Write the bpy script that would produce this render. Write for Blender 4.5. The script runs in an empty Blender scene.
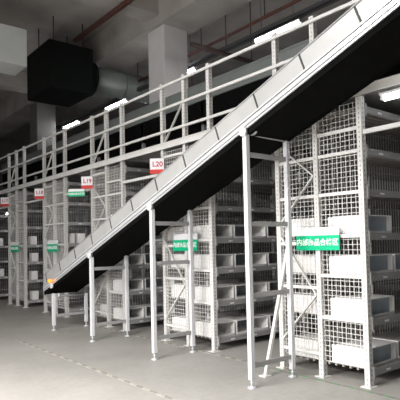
import bpy, bmesh, math, random
from mathutils import Vector, Matrix
random.seed(7)
SC = bpy.context.scene
COL = SC.collection

# ------------------------------------------------------------------ materials
def mat(name, col, rough=.5, metal=0., var=.08, scale=6., bump=0., spec=.35):
    m = bpy.data.materials.new(name); m.use_nodes = True
    nt = m.node_tree; b = nt.nodes['Principled BSDF']
    b.inputs['Roughness'].default_value = rough
    b.inputs['Metallic'].default_value = metal
    b.inputs['Specular IOR Level'].default_value = spec
    tc = nt.nodes.new('ShaderNodeTexCoord')
    n = nt.nodes.new('ShaderNodeTexNoise'); n.inputs['Scale'].default_value = scale
    n.inputs['Detail'].default_value = 5.
    nt.links.new(tc.outputs['Object'], n.inputs['Vector'])
    r = nt.nodes.new('ShaderNodeValToRGB')
    r.color_ramp.elements[0].position = .3; r.color_ramp.elements[1].position = .7
    r.color_ramp.elements[0].color = (*[c*(1-var) for c in col], 1)
    r.color_ramp.elements[1].color = (*[min(1, c*(1+var)) for c in col], 1)
    nt.links.new(n.outputs['Fac'], r.inputs['Fac'])
    nt.links.new(r.outputs['Color'], b.inputs['Base Color'])
    if bump:
        bp = nt.nodes.new('ShaderNodeBump'); bp.inputs['Strength'].default_value = bump
        nt.links.new(n.outputs['Fac'], bp.inputs['Height'])
        nt.links.new(bp.outputs['Normal'], b.inputs['Normal'])
    return m

def emit(name, col, strength):
    m = bpy.data.materials.new(name); m.use_nodes = True
    b = m.node_tree.nodes['Principled BSDF']
    b.inputs['Base Color'].default_value = (*col, 1)
    b.inputs['Emission Color'].default_value = (*col, 1)
    b.inputs['Emission Strength'].default_value = strength
    return m

def upright_mat():
    """white painted steel with rows of punched slots on every face"""
    m = mat('upright_steel', (.70, .69, .67), .45, 0, .05, 5)
    nt = m.node_tree; b = nt.nodes['Principled BSDF']
    base = b.inputs['Base Color'].links[0].from_socket
    tc = nt.nodes.new('ShaderNodeTexCoord'); sx = nt.nodes.new('ShaderNodeSeparateXYZ')
    nt.links.new(tc.outputs['Object'], sx.inputs[0])
    def mth(op, a, bv=None):
        n = nt.nodes.new('ShaderNodeMath'); n.operation = op
        for i, v in enumerate((a, bv)):
            if v is None: continue
            if isinstance(v, (int, float)): n.inputs[i].default_value = v
            else: nt.links.new(v, n.inputs[i])
        return n.outputs[0]
    zz = mth('FRACT', mth('MULTIPLY', sx.outputs['Z'], 1/.05))
    inz = mth('LESS_THAN', mth('ABSOLUTE', mth('SUBTRACT', zz, .5)), .22)
    inx = mth('LESS_THAN', mth('ABSOLUTE', sx.outputs['X']), .006)
    iny = mth('LESS_THAN', mth('ABSOLUTE', mth('SUBTRACT', mth('ABSOLUTE', sx.outputs['Y']), .0)), .0045)
    hole = mth('MULTIPLY', inz, mth('MAXIMUM', inx, iny))
    mx = nt.nodes.new('ShaderNodeMixRGB')
    nt.links.new(hole, mx.inputs['Fac']); nt.links.new(base, mx.inputs['Color1'])
    mx.inputs['Color2'].default_value = (.22, .21, .20, 1)
    nt.links.new(mx.outputs[0], b.inputs['Base Color'])
    return m

def floor_mat():
    m = bpy.data.materials.new('sealed_concrete'); m.use_nodes = True
    nt = m.node_tree; b = nt.nodes['Principled BSDF']
    tc = nt.nodes.new('ShaderNodeTexCoord')
    def noise(s, d=6., r=.6):
        n = nt.nodes.new('ShaderNodeTexNoise'); n.inputs['Scale'].default_value = s
        n.inputs['Detail'].default_value = d; n.inputs['Roughness'].default_value = r
        nt.links.new(tc.outputs['Object'], n.inputs['Vector']); return n.outputs['Fac']
    r = nt.nodes.new('ShaderNodeValToRGB')
    e = r.color_ramp.elements
    e[0].position, e[0].color = .28, (.275, .262, .245, 1)
    e[1].position, e[1].color = .72, (.43, .415, .39, 1)
    a = nt.nodes.new('ShaderNodeMath'); a.operation = 'MULTIPLY_ADD'
    nt.links.new(noise(.75), a.inputs[0]); a.inputs[1].default_value = .65
    k = nt.nodes.new('ShaderNodeMath'); k.operation = 'MULTIPLY'; k.inputs[1].default_value = .35
    nt.links.new(noise(14.), k.inputs[0]); nt.links.new(k.outputs[0], a.inputs[2])
    nt.links.new(a.outputs[0], r.inputs['Fac']); nt.links.new(r.outputs['Color'], b.inputs['Base Color'])
    rr = nt.nodes.new('ShaderNodeMapRange'); rr.inputs['To Min'].default_value = .38; rr.inputs['To Max'].default_value = .62
    nt.links.new(noise(2.5), rr.inputs['Value']); nt.links.new(rr.outputs[0], b.inputs['Roughness'])
    bp = nt.nodes.new('ShaderNodeBump'); bp.inputs['Strength'].default_value = .05
    nt.links.new(noise(30.), bp.inputs['Height']); nt.links.new(bp.outputs['Normal'], b.inputs['Normal'])
    return m

M = dict(
    floor=floor_mat(),
    conc=mat('grey_concrete', (.40, .375, .35), .9, 0, .18, 1.2, .15),
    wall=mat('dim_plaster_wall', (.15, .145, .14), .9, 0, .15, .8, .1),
    column=mat('painted_column', (.70, .68, .68), .8, 0, .07, 1.5, .08),
    upright=upright_mat(),
    steel=mat('white_painted_steel', (.72, .71, .69), .42, 0, .05, 5),
    wire=mat('galvanised_wire', (.74, .73, .71), .4, .0, .05, 9),
    shelf=mat('shelf_steel', (.36, .34, .32), .5, 0, .08, 4),
    carton=mat('white_carton', (.86, .85, .84), .75, 0, .03, 5),
    shaded_back=mat('shaded_carton_back', (.36, .41, .46), .8, 0, .08, 5),
    stand=mat('grey_painted_stand', (.66, .67, .69), .4, 0, .04, 6),
    panel=mat('brushed_zinc_panel', (.45, .45, .445), .42, .2, .07, 3),
    alu=mat('bright_aluminium', (.66, .67, .69), .33, .3, .03, 4),
    black=mat('black_rubber', (.005, .005, .005), .9, 0, .2, 8, 0, .05),
    dark=mat('dark_groove', (.06, .06, .06), .6),
    duct=mat('grey_duct_sheet', (.24, .26, .25), .45, .3, .1, 2),
    greybar=mat('shaded_grey_bar', (.36, .36, .36), .5, .1, .08, 6),  # stand bars coloured darker to carry the shade on their faces
    tube_dim=emit('dim_fluorescent_tube', (.96, .98, 1.), 7.),
    litduct=mat('lit_duct_sheet', (.50, .52, .51), .5, .1, .08, 2),  # duct grey lightened in place of lamplight that misses it
    ahu=mat('black_foam_insulation', (.004, .006, .005), .9, 0, .25, 5, .2, .2),
    red_pipe=mat('red_oxide_pipe', (.13, .055, .045), .6, 0, .2, 5),
    brown=mat('dark_brown_steel', (.075, .05, .045), .6, 0, .2, 5),
    tray=mat('dark_cable_tray', (.10, .10, .105), .5, .3, .1, 5),
    grey=mat('mid_grey_steel', (.34, .34, .34), .5, 0, .08, 4),
    white=mat('white_sign_plastic', (.84, .83, .84), .5, 0, .02, 5),
    green=mat('green_sign_vinyl', (.0, .46, .22), .5, 0, .04, 5),
    redv=mat('red_sign_vinyl', (.62, .035, .03), .5, 0, .04, 5),
    redt=mat('red_lettering', (.55, .03, .06), .5, 0, .02, 5),
    whitet=mat('white_lettering', (.90, .92, .90), .5, 0, .02, 5),
    tape=mat('worn_cream_tape', (.43, .41, .36), .7, 0, .22, 25),
    taped=mat('worn_grey_tape', (.27, .26, .24), .7, 0, .2, 25),
    gtape=mat('worn_green_tape', (.20, .30, .20), .7, 0, .25, 25),
    tube=emit('fluorescent_tube', (.96, .98, 1.), 45.),
    bulb=emit('orange_lamp', (1., .26, .02), 1.5),
    pale=mat('pale_pink_board', (.68, .62, .65), .7, 0, .04, 4),
)

# ------------------------------------------------------------------ mesh builder
class MB:
    def __init__(s): s.bm = bmesh.new(); s.mi = 0
    def _tag(s, n0):
        for f in list(s.bm.faces)[n0:]: f.material_index = s.mi
    def box(s, lo, hi):
        n0 = len(s.bm.faces)
        v = [s.bm.verts.new((x, y, z)) for x in (lo[0], hi[0]) for y in (lo[1], hi[1]) for z in (lo[2], hi[2])]
        for q in ((0,1,3,2), (4,6,7,5), (0,4,5,1), (2,3,7,6), (0,2,6,4), (1,5,7,3)):
            s.bm.faces.new([v[i] for i in q]).material_index = s.mi
        return s
    def bar(s, a, b, w, h, up=(0, 0, 1)):
        """rectangular bar from a to b, w across, h along up"""
        a, b = Vector(a), Vector(b); d = (b-a).normalized(); up = Vector(up)
        sd = d.cross(up)
        if sd.length < 1e-4: sd = d.cross(Vector((0, 1, 0)))
        sd.normalize(); u = sd.cross(d).normalized()
        v = [s.bm.verts.new(p + sd*i*w/2 + u*j*h/2) for p in (a, b) for i in (-1, 1) for j in (-1, 1)]
        for q in ((0,1,3,2), (4,6,7,5), (0,4,5,1), (2,3,7,6), (0,2,6,4), (1,5,7,3)):
            s.bm.faces.new([v[i] for i in q]).material_index = s.mi
        return s
    def cyl(s, a, b, r, r2=None, n=14):
        a, b = Vector(a), Vector(b); r2 = r if r2 is None else r2
        d = (b-a).normalized(); t = Vector((0, 0, 1)) if abs(d.z) < .9 else Vector((1, 0, 0))
        x = d.cross(t).normalized(); y = d.cross(x)
        A = [s.bm.verts.new(a + (x*math.cos(k*2*math.pi/n) + y*math.sin(k*2*math.pi/n))*r) for k in range(n)]
        B = [s.bm.verts.new(b + (x*math.cos(k*2*math.pi/n) + y*math.sin(k*2*math.pi/n))*r2) for k in range(n)]
        for k in range(n):
            f = s.bm.faces.new((A[k], A[(k+1) % n], B[(k+1) % n], B[k])); f.material_index = s.mi; f.smooth = True
        s.bm.faces.new(A[::-1]).material_index = s.mi; s.bm.faces.new(B).material_index = s.mi
        return s
    def prism(s, pts, axis, lo, hi):
        """polygon pts (2-D) extruded along axis ('x': pts are y,z)"""
        def P(p, t):
            return (t, p[0], p[1]) if axis == 'x' else (p[0], t, p[1]) if axis == 'y' else (p[0], p[1], t)
        A = [s.bm.verts.new(P(p, lo)) for p in pts]; B = [s.bm.verts.new(P(p, hi)) for p in pts]
        n = len(pts)
        for k in range(n): s.bm.faces.new((A[k], A[(k+1) % n], B[(k+1) % n], B[k])).material_index = s.mi
        s.bm.faces.new(A[::-1]).material_index = s.mi; s.bm.faces.new(B).material_index = s.mi
        return s
    def mesh(s, name, mats, bevel=0):
        bmesh.ops.recalc_face_normals(s.bm, faces=s.bm.faces)
        if bevel:
            bmesh.ops.bevel(s.bm, geom=[e for e in s.bm.edges if e.calc_face_angle(0) > .6], offset=bevel, segments=2, affect='EDGES', profile=.6)
        me = bpy.data.meshes.new(name); s.bm.to_mesh(me); s.bm.free()
        for m in (mats if isinstance(mats, (list, tuple)) else [mats]): me.materials.append(m)
        return me
    def build(s, name, mats, parent=None, bevel=0, loc=None):
        o = bpy.data.objects.new(name, s.mesh(name, mats, bevel)); COL.objects.link(o)
        if parent: o.parent = parent
        if loc: o.location = loc
        return o

def obj(name, me, parent=None, loc=None):
    o = bpy.data.objects.new(name, me); COL.objects.link(o)
    if parent: o.parent = parent
    if loc: o.location = loc
    return o
def tag(o, label, cat, group=None):
    o['label'] = label; o['category'] = cat
    if group: o['group'] = group
    return o
def thing(name, label, cat, loc=(0, 0, 0), rz=0, group=None):
    o = bpy.data.objects.new(name, None); COL.objects.link(o); o.empty_display_size = .1
    o.location = loc; o.rotation_euler = (0, 0, rz)
    return tag(o, label, cat, group)
def struct(name, mb, m):
    o = mb.build(name, m); o['kind'] = 'structure'; return o
def copy_tree(o, parent=None):
    c = o.copy(); COL.objects.link(c)
    if parent: c.parent = parent
    for ch in list(o.children): copy_tree(ch, c)
    return c
def text_mesh(txt, size, extrude=.002):
    cu = bpy.data.curves.new('lettering', 'FONT'); cu.body = txt; cu.size = size
    cu.align_x = 'CENTER'; cu.align_y = 'CENTER'; cu.extrude = extrude; cu.offset = size*.016
    t = bpy.data.objects.new('lettering_source', cu); COL.objects.link(t)
    dg = bpy.context.evaluated_depsgraph_get()
    me = bpy.data.meshes.new_from_object(t.evaluated_get(dg))
    bpy.data.objects.remove(t); bpy.data.curves.remove(cu)
    return me

# ------------------------------------------------------------------ layout (metres; x into the racks, y along the rack ends)
Y0, PITCH, W = 2.968, 2.4135, .574
LV = [.17, .68, 1.14, 1.57, 2.03, 2.46]          # shelf heights
BAY = 1.95; NB = 2
DECK = 3.10
CEIL = 7.3

# ------------------------------------------------------------------ room shell
struct('floor', MB().box((-14, -8, -.2), (11.2, 27.2, 0)), M['floor'])
struct('ceiling', MB().box((-14, -8, CEIL), (11.2, 27.2, CEIL+.25)), M['conc'])
struct('wall_back', MB().box((11, -8, 0), (11.2, 27.2, CEIL)), M['wall'])
struct('wall_left', MB().box((-14, 27, 0), (11, 27.2, CEIL)), M['wall'])
g = MB()
g.box((1.9, -8, 6.55), (2.85, 27, CEIL))
struct('trim_1', g, M['conc'])                    # girder on the column line
for k, yy in enumerate((2.6, 9.55, 16.6, 23.6)):
    struct('trim_%d' % (k+2), MB().box((-14, yy-.25, 6.75), (1.9, yy+.25, CEIL)), M['conc'])
for k, yy in enumerate((9.25, 16.86)):
    c = MB().box((2.0, yy, 0), (2.68, yy+.66, 6.55)).build('concrete_column', [M['column'], M['wall']][k], bevel=.02)  # far column takes the dark wall colour to carry its dim light
    c['kind'] = 'structure'
    tag(c, ['square painted concrete column standing behind the racks, tall and pale, left of centre',
            'smaller-looking square concrete column in the dark, below the black air unit'][k], 'column')

# ------------------------------------------------------------------ storage racks
def upright_me(h):
    b = MB()
    t = .006
    # open C channel with returned lips, mouth towards +x
    b.box((-.03, -.032, .008), (-.03+t, .032, h))
    b.box((-.03, -.032, .008), (.034, -.032+t, h)).box((-.03, .032-t, .008), (.034, .032, h))
    b.box((.034-t, -.032, .008), (.034, -.012, h)).box((.034-t, .012, .008), (.034, .032, h))
    return b.mesh('upright', M['upright'])
UP_TALL, UP_LOW = upright_me(4.06), upright_me(2.98)
b = MB().box((-.07, -.06, 0), (.075, .06, .008)); b.cyl((.055, .035, .008), (.055, .035, .022), .011, n=6); b.cyl((-.052, -.04, .008), (-.052, -.04, .022), .011, n=6)
FOOT = b.mesh('foot_plate', M['steel'])

def wire_me(w, z0, z1, p=.056, r=.0027):
    b = MB(); n = round(w/p)
    for i in range(n+1):
        y = i*w/n; b.box((-r, y-r, z0), (r, y+r, z1))
    k = round((z1-z0)/p)
    for i in range(k+1):
        z = z0+i*(z1-z0)/k; b.box((-2*r, 0, z-r), (0, w, z+r))
    return b.mesh('wire_mesh', M['wire'])
END_WIRE = wire_me(W-.07, .18, 2.96)
def back_me():
    b = MB(); L = BAY*NB; n = int(L/.06)
    for i in range(n+1): x = i*L/n; b.box((x-.0035, -.0035, .2), (x+.0035, .0035, 2.9))
    for i in range(12): z = .25+i*.235; b.box((0, -.007, z-.0035), (L, 0, z+.0035))
    return b.mesh('wire_mesh', M['wire'])
BACK_WIRE = back_me()

def shelf_me():
    b = MB(); L = BAY-.07; d = W-.02
    b.box((0, 0, -.008), (L, d, 0))
    for i in range(6): y = .05+i*(d-.1)/5; b.box((0, y-.012, -.03), (L, y+.012, -.008))   # ribs under the deck
    return b.mesh('shelf', M['shelf'])
SHELF = shelf_me()
def beam_me():
    b = MB(); L = BAY-.066
    b.box((0, 0, -.068), (L, .028, .004))
    b.box((0, -.004, -.018), (L, .0, -.006)); b.box((0, -.004, -.064), (L, 0, -.054))
    for x in (0, L-.03): b.box((x, -.012, -.10), (x+.03, .0, .03))                        # hooked end plates
    for k in range(4): x = .25+k*.45; b.mi = 1; b.box((x, -.006, -.046), (x+.075, -.001, -.026)); b.mi = 0
    return b.mesh('shelf_beam', [M['grey'], M['white']])
BEAM = beam_me()
def crossbar_me(h): return MB().box((-.016, .0, -h/2), (.012, W-.066, h/2)).mesh('cross_bar', M['steel'])
CROSS = crossbar_me(.036)
def brace(par, p, q): MB().bar(p, q, .014, .032, up=(1, 0, 0)).build('diagonal_brace', M['steel'], par)

def make_rack(label, halves=(0, 1), strut=False):
    t = thing('storage_rack', label, 'rack')
    rows = [0, W, 2*W] if 1 in halves else [0, W]
    for i, x in enumerate(k*BAY for k in range(NB+1)):
        for y in rows:
            u = obj('upright', UP_TALL if i == 0 else UP_LOW, t, (x, y, 0)); obj('foot_plate', FOOT, u)
    for hf in halves:
        y = hf*W
        obj('wire_mesh', END_WIRE, t, (.012, y+.035, 0))
        for z in LV[1:] + [2.70] if hf == 0 else [.27, 1.00, 1.50, 2.03, 2.46, 2.9]:
            obj('cross_bar', CROSS, t, (-.008, y+.033, z-.02))
        for z in LV + [2.9]:
            for k in range(NB):
                s = obj('shelf', SHELF, t, (k*BAY+.035, y+.01, z))
                if hf == 0: obj('shelf_beam', BEAM, s, (-.002, -.04, 0))
                else:
                    e = obj('shelf_beam', BEAM, s, (BAY-.068, W+.02, 0)); e.rotation_euler.z = math.pi
    obj('back_mesh', BACK_WIRE, t, (.03, W, 0))
    if 1 in halves:
        a, c = W+.035, 2*W-.035
        for (ya, za), (yb, zb) in (((c, 2.66), (a, 2.24)), ((a, 2.24), (c, 1.72)), ((c, 1.56), (a, .90)), ((a, .90), (c, .36)), ((a, 3.62), (c, 3.06))):
            brace(t, (-.022, ya, za), (-.022, yb, zb))
        if strut:
            s = MB().bar((-.45, 1.02, .012), (-.03, 1.0, 1.46), .036, .036, up=(0, 1, 0))
            s.box((-.51, .97, 0), (-.40, 1.07, .012)); s.build('leaning_strut', M['steel'], t)
    return t

RD = ['nearest rack', 'rack right of L20 sign', 'rack right of L19 sign', 'rack right of L18 sign', 'rack right of L17 sign', 'farthest rack at left edge']
racks = []
r0 = make_rack('nearest white steel storage rack with wire mesh end panels and slotted uprights', strut=True)
r0.location.y = Y0; racks.append(r0)
RL = ['white mesh-ended storage rack with green sign behind the tallest stands, right of the L20 sign',
      'white mesh-ended storage rack partly behind the conveyor, right of the L19 sign',
      'dim white storage rack behind the low end of the conveyor, right of the L18 sign',
      'dark storage rack in the gloom left of the conveyor end, right of the L17 sign']
for k in range(1, 5):
    r = copy_tree(r0); r.location.y = Y0+k*PITCH; r['label'] = RL[k-1]; racks.append(r)
    for ch in list(r.children):
        if ch.name.startswith('leaning_strut'): bpy.data.objects.remove(ch)
f_ = make_rack('darkest storage rack at the far left edge, beyond the rack right of the L17 sign', halves=(0,)); f_.location.y = Y0+5*PITCH; racks.append(f_)
for r in racks: r['group'] = 'rows of white mesh-ended racks'

# ------------------------------------------------------------------ open-front cartons on the shelves
def carton_me(w, d, h, t=.008, rec=None):
    rec = rec or d-t
    b = MB()
    b.box((0, 0, 0), (w, d, t))                                  # base
    b.box((0, 0, h-t), (w, d*.86, h))                            # lid
    b.box((0, 0, t), (t, d, h-t)).box((w-t, 0, t), (w, d, h-t))   # sides
    b.mi = 1; b.box((t, rec, t), (w-t, rec+t, h-t))              # back wall, shade put into its blue-grey colour
    b.mi = 0; b.box((t, -.004, t), (w-t, .002, .03))             # low front lip
    return b.mesh('open_carton', [M['carton'], M['shaded_back']])
CW = {w: carton_me(w, .44, .20) for w in (.38, .56, .66)}
CN = carton_me(.56, .44, .20, rec=.06)             # shallow front, its shadow carried by the blue-grey colour
SHN = ['lowest shelf', 'second shelf up', 'third shelf up', 'fourth shelf up', 'fifth shelf up', 'sixth shelf up']
ORD = ['first', 'second', 'third', 'fourth']
SIDE = ['right half', 'left half']
def carton(k, lv, x, w, n, half=0):
    y = Y0+k*PITCH+(.035 if half == 0 else W+.09)
    o = obj('open_carton', CN if k == 0 and half == 0 else CW[w], None, (x, y, LV[lv]))
    if half: lab = 'white carton behind left mesh half, %s, %s' % (SHN[lv], RD[k])
    else: lab = 'white open-front carton, %s from end on %s, %s' % (ORD[n], SHN[lv], RD[k])
    return tag(o, lab, 'box', 'white cartons on the rack shelves')
FILL = {0: [[.56, .56], [.56], [.56, .56], [.56]], 1: [[.38, .66, .56]]*4, 2: [[.38, .66]]*4}
for k, rows in FILL.items():
    for lv, ws in enumerate(rows):
        x = .04
        for n, w in enumerate(ws):
            carton(k, lv, x, w, n); x += w+.045
for k in (0, 1, 2):
    for lv in (0, 1, 2, 3): carton(k, lv, .04 + .03*((lv*3+k) % 3), .38, 0, 1)
SB = MB().box((0, 0, 0), (.16, .2, .22)).mesh('small_carton', M['carton'], .004)
for k, lv, x in ((3, 1, .10), (3, 2, .05), (3, 3, .07), (3, 3, .32), (4, 1, .18), (4, 2, .2), (4, 3, .17), (4, 0, .2), (5, 1, .12), (5, 3, .1)):
    o = obj('small_carton', SB, None, (x, Y0+k*PITCH+.06, LV[lv]))
    tag(o, 'small pale carton on %s, %s%s' % (SHN[lv], RD[k], ', %s of two' % ('left' if x < .2 else 'right') if (k, lv) == (3, 3) else ''), 'box', 'small cartons on the dark racks')
# flat pale boards lying behind the cartons of the L20 rack
for lv in (0, 1):
    o = MB().box((0, 0, 0), (.62, .06, .06)).build('pale_board', M['pale'], None, .004, (.32, Y0+PITCH+.488, LV[lv]+.2 if False else LV[lv]))
    o.scale = (1, 1, 1); o.location.z = LV[lv]
    o.data.transform(Matrix.Diagonal((1, 1, 4.3, 1)))
    tag(o, 'pale pinkish board behind the cartons on %s, %s' % (SHN[lv], RD[1]), 'board')

# ------------------------------------------------------------------ mezzanine over the racks
mz = thing('mezzanine_platform', 'white steel mezzanine platform lying on top of all the storage racks', 'platform', (0, 0, DECK))
YA, YB = -1.5, 18.
MB().box((.03, YA, -.03), (6, YB, 0)).build('deck', M['grey'], mz)
e = MB().box((-.045, YA, -.10), (-.005, YB, .0)); e.box((-.06, YA, -.012), (.0, YB, .0)); e.box((-.06, YA, -.10), (0, YB, -.09))
e.build('edge_beam', M['steel'], mz)
for i in range(20):
    y = YA+.3+i*1.0
    MB().box((0, y, -.07), (5.9, y+.05, -.03)).build('joist', M['grey'], mz)
for k in range(-1, 5):
    ya = Y0+k*PITCH+2*W+.035; yb = Y0+(k+1)*PITCH-.035
    MB().box((-.02, ya, -.50), (.02, yb, -.455)).build('tie_beam', M['steel'], mz)
p = MB().box((-.03, Y0-PITCH+2*W-.03, -DECK), (.03, Y0-PITCH+2*W+.03, -.10)); p.box((-.07, Y0-PITCH+2*W-.07, -DECK), (.07, Y0-PITCH+2*W+.07, -DECK+.01)); p.build('post', M['steel'], mz)
gr = thing('guard_rail', 'white steel guard rail along the edge of the mezzanine platform', 'railing', (0, 0, DECK))
for nm, z in (('top_rail', 3.99), ('mid_rail', 3.635), ('low_rail', 3.27)):
    MB().box((-.062, YA, z-DECK-.018), (-.034, YB, z-DECK+.018)).build(nm, M['steel'], gr)

# conveyor on the mezzanine
mc = thing('mezzanine_conveyor', 'long level grey conveyor standing on the mezzanine behind the guard rail', 'conveyor', (1.0, 0, DECK))
p = MB().box((0, 0, .92), (.03, 17.5, 1.22)); p.box((-.012, 0, 1.2), (.03, 17.5, 1.225)); p.build('side_panel', M['duct'], mc)
MB().box((.77, 0, .92), (.8, 17.5, 1.22)).build('side_panel', M['panel'], mc)
MB().box((.03, 0, .50), (.77, 17.5, 1.12)).build('belt', M['black'], mc)
for i in range(9):
    y = .9+i*1.95
    for x in (.03, .71):
        MB().box((x, y, 0), (x+.06, y+.06, .92)).box((x-.03, y-.02, 0), (x+.09, y+.08, .012)).build('leg', M['grey'], mc)

# ------------------------------------------------------------------ inclined belt conveyor
TH = math.atan(.37); SL = .37
def cz(y, off=0): return 4.075-SL*y+off
ic = thing('inclined_conveyor', 'long grey inclined belt conveyor with bright aluminium rail and black underside', 'conveyor', (-.9, 3.7, cz(3.7)))
OR = Vector(ic.location)
YS, YE = .9, 9.22
def para(b, x0, x1, lo, hi, y0=YS, y1=YE):
    """slanted strip between offsets lo..hi above the rail's lower edge line"""
    pts = [(y0, cz(y0, lo)), (y1, cz(y1, lo)), (y1, cz(y1, hi)), (y0, cz(y0, hi))]
    return b.prism([(y-OR.y, z-OR.z) for y, z in pts], 'x', x0-OR.x, x1-OR.x)
XF, XR = -.9, -.24
for sgn, x in ((1, XF), (-1, XR)):
    def sp(b, a, c, lo, hi, **k): return para(b, min(x+sgn*a, x+sgn*c), max(x+sgn*a, x+sgn*c), lo, hi, **k)
    b = MB(); sp(b, .004, .012, .10, .315); pn = b.build('side_panel', M['panel'], ic)
    b = MB(); sp(b, -.006, .03, .306, .318); b.build('top_lip', M['grey'], pn)
    y = 1.12
    while y < YE-.15:
        pts = [(y-.006, cz(y, .118)), (y+.01, cz(y, .112)), (y+.01+.07, cz(y, .30)+.0), (y-.006+.07, cz(y, .306))]
        pts = [(q-OR.y, z-OR.z-.02) for q, z in pts]
        lo, hi = sorted((x-sgn*.004-OR.x, x+sgn*.008-OR.x))
        MB().prism(pts, 'x', lo, hi).build('seam_strip', M['dark'], pn)
        y += .61
    # aluminium profile: three flanges, two grooves; dark base carries the groove shade
    b = MB(); b.mi = 1; sp(b, .004, .05, .0, .113); b.mi = 0
    for lo, hi in ((.0, .024), (.036, .080), (.094, .115)): sp(b, -.014, .0, lo, hi)
    b.build('side_rail', [M['alu'], M['tray']], ic)
    b = MB(); sp(b, .006, .04, -.055, .0); sp(b, .0, .01, -.062, -.054); b.build('lower_skirt', M['black'], ic)
b = MB(); para(b, XF+.05, XR-.05, .12, .135); b.build('belt', M['black'], ic)
b = MB(); para(b, XF+.04, XR-.04, -.05, -.035); b.build('belly_pan', M['black'], ic)
b = MB()
b.cyl((XF+.05-OR.x, YE-.05-OR.y, cz(YE-.05, .05)-OR.z), (XR-.05-OR.x, YE-.05-OR.y, cz(YE-.05, .05)-OR.z), .07, n=20)
b.build('tail_roller', M['grey'], ic)
b = MB(); b.prism([(YE-OR.y, cz(YE, -.0)-OR.z), (YE+.012-OR.y, cz(YE, 0)-OR.z), (YE+.012-OR.y, cz(YE, .25)-OR.z), (YE-OR.y, cz(YE, .25)-OR.z)], 'x', XF-OR.x, XR-OR.x)
b.build('end_plate', M['grey'], ic)
wl = MB(); c_ = Vector((-.945, 8.79, .89))-OR
wl.cyl(c_+Vector((.02, 0, 0)), c_, .03); wl.cyl(c_, c_+Vector((-.04, 0, 0)), .034, .026)
o = wl.build('warning_lamp', M['bulb'], ic); o['label'] = 'glowing orange warning lamp'

# support stands under it
ST = [(3.762, [2.645, 2.43, 1.70, .951, .225]), (5.552, [2.00, 1.785, 1.255, .275]), (7.292, [1.36, 1.14, .255]), (8.787, [.60, .26])]
SLAB = ['tallest grey support stand under the conveyor, five crossbars, right of the others',
        'second tallest grey support stand under the conveyor, standing before the L20 rack',
        'third grey support stand under the conveyor, with three crossbars',
        'shortest grey support stand, under the low end of the conveyor by the orange lamp']
for (y, bars), lab in zip(ST, SLAB):
    t = thing('support_stand', lab, 'stand', (0, y, 0), 0, 'conveyor support stands')
    xs = (-.893, -.257)
    for i, x in enumerate(xs):
        h = bars[0]+.06 if i == 0 else bars[0]+.02
        lg = MB().box((x-.027, -.027, .085), (x+.027, .027, h)).build('leg', M['stand'], t, .004)
        f = MB().cyl((x, 0, .022), (x, 0, .09), .011, n=8).cyl((x, 0, 0), (x, 0, .014), .05, .045).cyl((x, 0, .014), (x, 0, .024), .03, .018).cyl((x, 0, .05), (x, 0, .06), .02, n=6)
        f.build('levelling_foot', M['alu'], lg)
    for j, z in enumerate(bars):
        if j == 0:
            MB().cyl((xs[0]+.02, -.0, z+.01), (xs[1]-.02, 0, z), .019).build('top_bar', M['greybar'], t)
        else:
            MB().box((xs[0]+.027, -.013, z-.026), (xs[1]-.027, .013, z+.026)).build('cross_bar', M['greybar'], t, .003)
    zc = cz(y, -.01)
    cl = MB().cyl((xs[0]-.052, 0, zc-.01), (xs[0]-.022, 0, zc-.01), .048, n=22).box((xs[0]-.05, -.03, zc-.03), (xs[0]-.022, .03, zc+.03))
    cl.cyl((xs[0]-.058, 0, zc-.01), (xs[0]-.05, 0, zc-.01), .014, n=8)
    cl.build('clamp_plate', M['stand'], t)
    MB().cyl((xs[0]+.06, -.055, bars[0]+.03), (xs[0]+.085, -.055, bars[0]+.03), .034, n=18).box((xs[0]+.06, -.05, bars[0]-.01), (xs[0]+.085, .01, bars[0]+.05)).build('hinge_lug', M['stand'], t)

# ------------------------------------------------------------------ signs
GT = text_mesh('内部商品合格区', .082)
def green_sign(y, label, x=-.05, z=1.40, rz=-math.pi/2, s=1.):
    t = thing('green_sign', label, 'sign', (x, y, z), rz, 'green rack signs')
    w = .295
    MB().box((-w*.97, .0, 0), (w*.97, .012, .255)).build('white_board', M['white'], t, .003)
    g_ = MB().box((-w, -.012, .0), (w, -.001, .165)).build('green_band', M['green'], t, .002)
    l = obj('lettering', GT, g_, (0, -.0135, .085)); l.rotation_euler.x = math.pi/2
    l.data.materials.clear(); l.data.materials.append(M['whitet'])
    t.scale = (s, s, s)
    return t
GY = [3.525, 5.945]+[Y0+k*PITCH+W+.02 for k in (2, 3, 4)]
GL = ['bright green sign with white characters on the mesh end of the nearest rack',
      'green sign with white characters on the mesh end right of the L20 sign',
      'green sign with white characters hidden behind the conveyor, rack right of the L19 sign',
      'dim green sign with white characters on the rack right of the L18 sign',
      'dark green sign on the farthest-left rack end, right of the L17 sign']
for i, (y, l) in enumerate(zip(GY, GL)):
    if i == 2: continue
    green_sign(y, l)
green_sign(9.31, 'small green sign just left of the L19 sign, above the aisle', x=-.17, z=2.50, rz=-.77, s=.58)

def aisle_sign(n, y):
    t = thing('aisle_sign', 'white aisle sign with red L%d lettering and red lower band' % n, 'sign', (-.035, y-.09, 2.62), -.886+.12, 'red and white aisle signs')
    MB().box((-.25, 0, 0), (0, .014, .27)).build('white_board', M['white'], t, .003)
    MB().box((-.25, -.006, 0), (.0, .0, .075)).build('red_band', M['redv'], t)
    l = obj('lettering', text_mesh('L%d' % n, .125), t, (-.115, -.004, .165)); l.rotation_euler.x = math.pi/2
    l.data.materials.clear(); l.data.materials.append(M['redt']); t.scale = (.9, .9, .9)
for n, k in ((20, 1), (19, 2), (18, 3), (17, 4)): aisle_sign(n, Y0+k*PITCH+2*W+.03)

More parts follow.
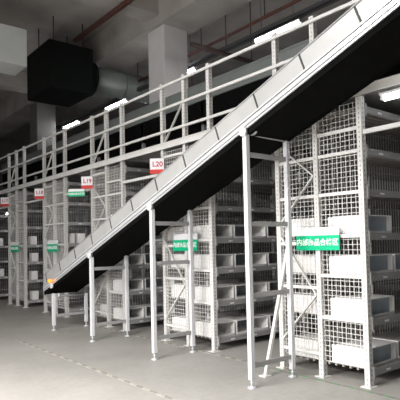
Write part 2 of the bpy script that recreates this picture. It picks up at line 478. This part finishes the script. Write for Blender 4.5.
# ------------------------------------------------------------------ floor tape
def tape(name, x, ya, yb, w, mats, label, dash):
    b = MB(); y = ya; i = 0
    while y < yb:
        b.mi = i % 2
        b.prism([(x-w/2, y), (x+w/2, y+.03), (x+w/2, min(yb, y+dash)+.03), (x-w/2, min(yb, y+dash))], 'z', 0.0005, .0035)
        y += dash; i += 1
    tag(b.build(name, mats), label, 'tape')
tape('floor_tape', -1.72, .5, 8.2, .045, [M['tape'], M['taped']], 'worn cream dashed tape line on the open floor before the stands', .13)
tape('floor_tape', -.16, 1.6, 4.3, .05, [M['gtape'], M['taped']], 'worn green dashed tape line on the floor at the foot of the nearest rack', .10)
tape('floor_tape', -.13, 4.5, 9.0, .05, [M['tape'], M['taped']], 'pale dashed tape line on the floor under the conveyor, by the middle racks', .10)

# ------------------------------------------------------------------ lamps
def tube_lamp(name, loc, L, label, group, drop=0, power=None, rot=0, tube='tube'):
    t = thing(name, label, 'lamp', loc, rot, group)
    MB().box((-.05, -L/2, .025), (.05, L/2, .05)).build('housing', M['white'], t)
    b = MB().cyl((0, -L/2+.03, 0), (0, L/2-.03, 0), .034, n=16)
    b.build('fluorescent_tube', M[tube], t)
    for s in (-L/2, L/2-.03): MB().box((-.03, s, -.02), (.03, s+.03, .05)).build('end_cap', M['white'], t)
    if drop:
        for s in (-1, 1): MB().cyl((0, s*L*.35, .05), (0, s*L*.35, drop), .006, n=6).build('drop_rod', M['tray'], t)
    if power:
        ld = bpy.data.lights.new('tube_glow', 'AREA'); ld.shape = 'RECTANGLE'; ld.size = .12; ld.size_y = L; ld.energy = power; ld.color = (1., .975, .94)
        lo = bpy.data.objects.new('tube_glow', ld); COL.objects.link(lo); lo.parent = t; lo.location = (0, 0, -.05)
    return t
TL = ['lit fluorescent tube behind the guard rail, right of the pale column, largest of the row',
      'short visible end of a lit tube at the right side of the pale column',
      'lit fluorescent tube between the round duct and the guard rail, left of the pale column',
      'farthest lit fluorescent tube of the row, below the black air unit']
for y, l in zip((6.73, 9.98, 13.2, 16.3), TL): tube_lamp('ceiling_light', (3.0, y, 5.74), 1.22, l, 'row of tubes above the mezzanine', drop=1.55, power=max(4, 46-(y-6)*6))
tube_lamp('ceiling_light', (.18, 2.22, 2.975), 1.2, 'bright tube lamp under the mezzanine at the right edge of the photo', 'lamps under the mezzanine', tube='tube_dim')
tube_lamp('ceiling_light', (.30, 14.4, 2.47), .42, 'tiny lit lamp seen through the dark racks at the far left', 'lamps under the mezzanine', tube='tube_dim', drop=.6, rot=math.pi/2)
tube_lamp('ceiling_light', (.90, 9.6, 2.13), .36, 'tiny lit lamp in the aisle just above the conveyor, below the L19 sign', 'lamps under the mezzanine', tube='tube_dim', drop=.94, rot=math.pi/2)
# rows over the open floor; low ones unseen, added to brighten racks and floor
for x, y, z, p in ((-4.4, 2.9, 5.6, 85), (-4.4, 4.6, 5.6, 150), (-6.9, 3.2, 3.35, 620), (-7.6, 4.8, 3.35, 430), (-4.2, 2.2, 3.35, 90)):
    tube_lamp('ceiling_light', (x, y, z), 1.5, 'unseen tube lamp over the open floor before the conveyor, placed for its light', 'tube lamps over the open floor', drop=CEIL-.02-z, power=p)

# ------------------------------------------------------------------ pipes, tray, ducts
def pipe(name, a, b, r, m, label, cat='pipe', hang=()):
    t = thing(name, label, cat, a)
    A = Vector(a); MB().cyl((0, 0, 0), Vector(b)-A, r).build('pipe_run', m, t)
    d = (Vector(b)-A)
    for f in hang:
        q = d*f
        MB().cyl(q+Vector((0, 0, r*.5)), (q.x, q.y, CEIL-A.z if q.x+A.x < 1.9 or q.x+A.x > 2.85 else 6.55-A.z), .012, n=6).build('hanger_rod', M['brown'], t)
    return t
pipe('sprinkler_pipe', (3.0, .5, 6.22), (3.0, 12.0, 6.12), .035, M['red_pipe'], 'thin red-brown sprinkler pipe running above the row of tubes', hang=(.3, .5, .57, .75))
pipe('sprinkler_pipe', (.93, 3.0, 6.67), (.93, 11.6, 6.67), .06, M['red_pipe'], 'thick red-brown pipe under the ceiling near the black air unit', hang=(.45, .7))
pipe('sprinkler_pipe', (2.08, 8.35, 5.80), (4.1, 8.35, 5.80), .055, M['brown'], 'dark brown pipe crossing right beside the pale column', hang=(.5, .9))
tr = thing('cable_tray', 'dark cable tray carrying the row of fluorescent tubes', 'tray', (3.0, 1, 5.83))
MB().box((-.06, 0, 0), (.06, 16.5, .015)).box((-.06, 0, 0), (-.05, 16.5, .09)).box((.05, 0, 0), (.06, 16.5, .09)).build('tray_channel', M['tray'], tr)

au = thing('air_handling_unit', 'large black insulated air unit hanging under the ceiling at upper left', 'air unit', (.3, 11.71, 5.42))
b = MB().box((0, 0, 0), (1.2, 1.5, 1.2)); b.build('casing', M['ahu'], au, .03)
MB().cyl((1.2, .55, .58), (1.40, .55, .58), .46, n=28).build('duct_collar', M['ahu'], au)
for x, y in ((.2, .2), (1.0, .2), (.2, 1.15), (1.0, 1.15)): MB().cyl((x, y, 1.2), (x, y, CEIL-5.42), .014, n=6).build('hanger_rod', M['brown'], au)
dv = thing('round_duct', 'round grey ventilation duct running right from the black air unit to the column', 'duct', (1.70, 12.26, 6.02))
b = MB().cyl((0, 0, 0), (4.5, 0, 0), .36, n=32)
b.build('duct_tube', M['duct'], dv)
for x in (.9, 1.8, 2.7): MB().cyl((x, 0, 0), (x+.04, 0, 0), .375, n=32).build('duct_band', M['duct'], dv)
for x in (1.5, 3.5): MB().cyl((x, 0, .35), (x, 0, CEIL-6.02), .012, n=6).build('hanger_rod', M['brown'], dv)
gd = thing('square_duct', 'square grey duct end hanging at the upper left corner', 'duct', (-.885, 10, 5.17))
MB().box((-3.7, 0, 0), (0, .7, .76)).build('duct_casing', M['litduct'], gd, .01)
for x in (-3, -.5): MB().cyl((x, .35, .76), (x, .35, CEIL-5.17), .012, n=6).build('hanger_rod', M['brown'], gd)

# ------------------------------------------------------------------ side fill through an unseen dock opening added for it, and the world
DX = -9.5
b = MB().box((DX-.2, -8, 0), (DX, 3.6, CEIL)).box((DX-.2, 8.2, 0), (DX, 27, CEIL)).box((DX-.2, 3.6, 3.4), (DX, 8.2, CEIL))
struct('wall_right', b, M['wall'])
ld = bpy.data.lights.new('dock_fill', 'AREA'); ld.shape = 'RECTANGLE'; ld.size = 3.4; ld.size_y = 4.6; ld.energy = 200; ld.color = (.97, .98, 1.)
lo = bpy.data.objects.new('dock_fill', ld); COL.objects.link(lo); lo.location = (DX-.05, 5.9, 1.7); lo.rotation_euler = (0, -math.pi/2, 0)
w = bpy.data.worlds.new('world'); SC.world = w; w.use_nodes = True
bg = w.node_tree.nodes['Background']; bg.inputs['Color'].default_value = (.80, .85, .95, 1); bg.inputs['Strength'].default_value = .05

# ------------------------------------------------------------------ camera
F_PX, YAW, PIT, ROL, SY, D, H = 504.10, math.radians(39.2386), math.radians(2.1034), math.radians(-1.2438), 25.353, 4.6134, 1.5
Fv = Vector((math.sin(YAW)*math.cos(PIT), math.cos(YAW)*math.cos(PIT), math.sin(PIT)))
Rv = Vector((math.cos(YAW), -math.sin(YAW), 0)); Uv = Rv.cross(Fv)
R2 = Rv*math.cos(ROL)+Uv*math.sin(ROL); U2 = Uv*math.cos(ROL)-Rv*math.sin(ROL)
cd = bpy.data.cameras.new('camera'); cam = bpy.data.objects.new('camera', cd); COL.objects.link(cam)
mw = Matrix((R2, U2, -Fv)).transposed().to_4x4(); mw.translation = (-D, 0, H); cam.matrix_world = mw
cd.sensor_width = 36; cd.lens = F_PX*36/400; cd.shift_y = SY/400; cd.clip_start = .05
SC.camera = cam

SC.view_settings.view_transform = 'Standard'; SC.view_settings.look = 'None'
SC.view_settings.exposure = .24; SC.view_settings.gamma = 1; SC.view_settings.use_curve_mapping = False
SC.cycles.max_bounces = 8; SC.cycles.diffuse_bounces = 4; SC.cycles.use_denoising = True
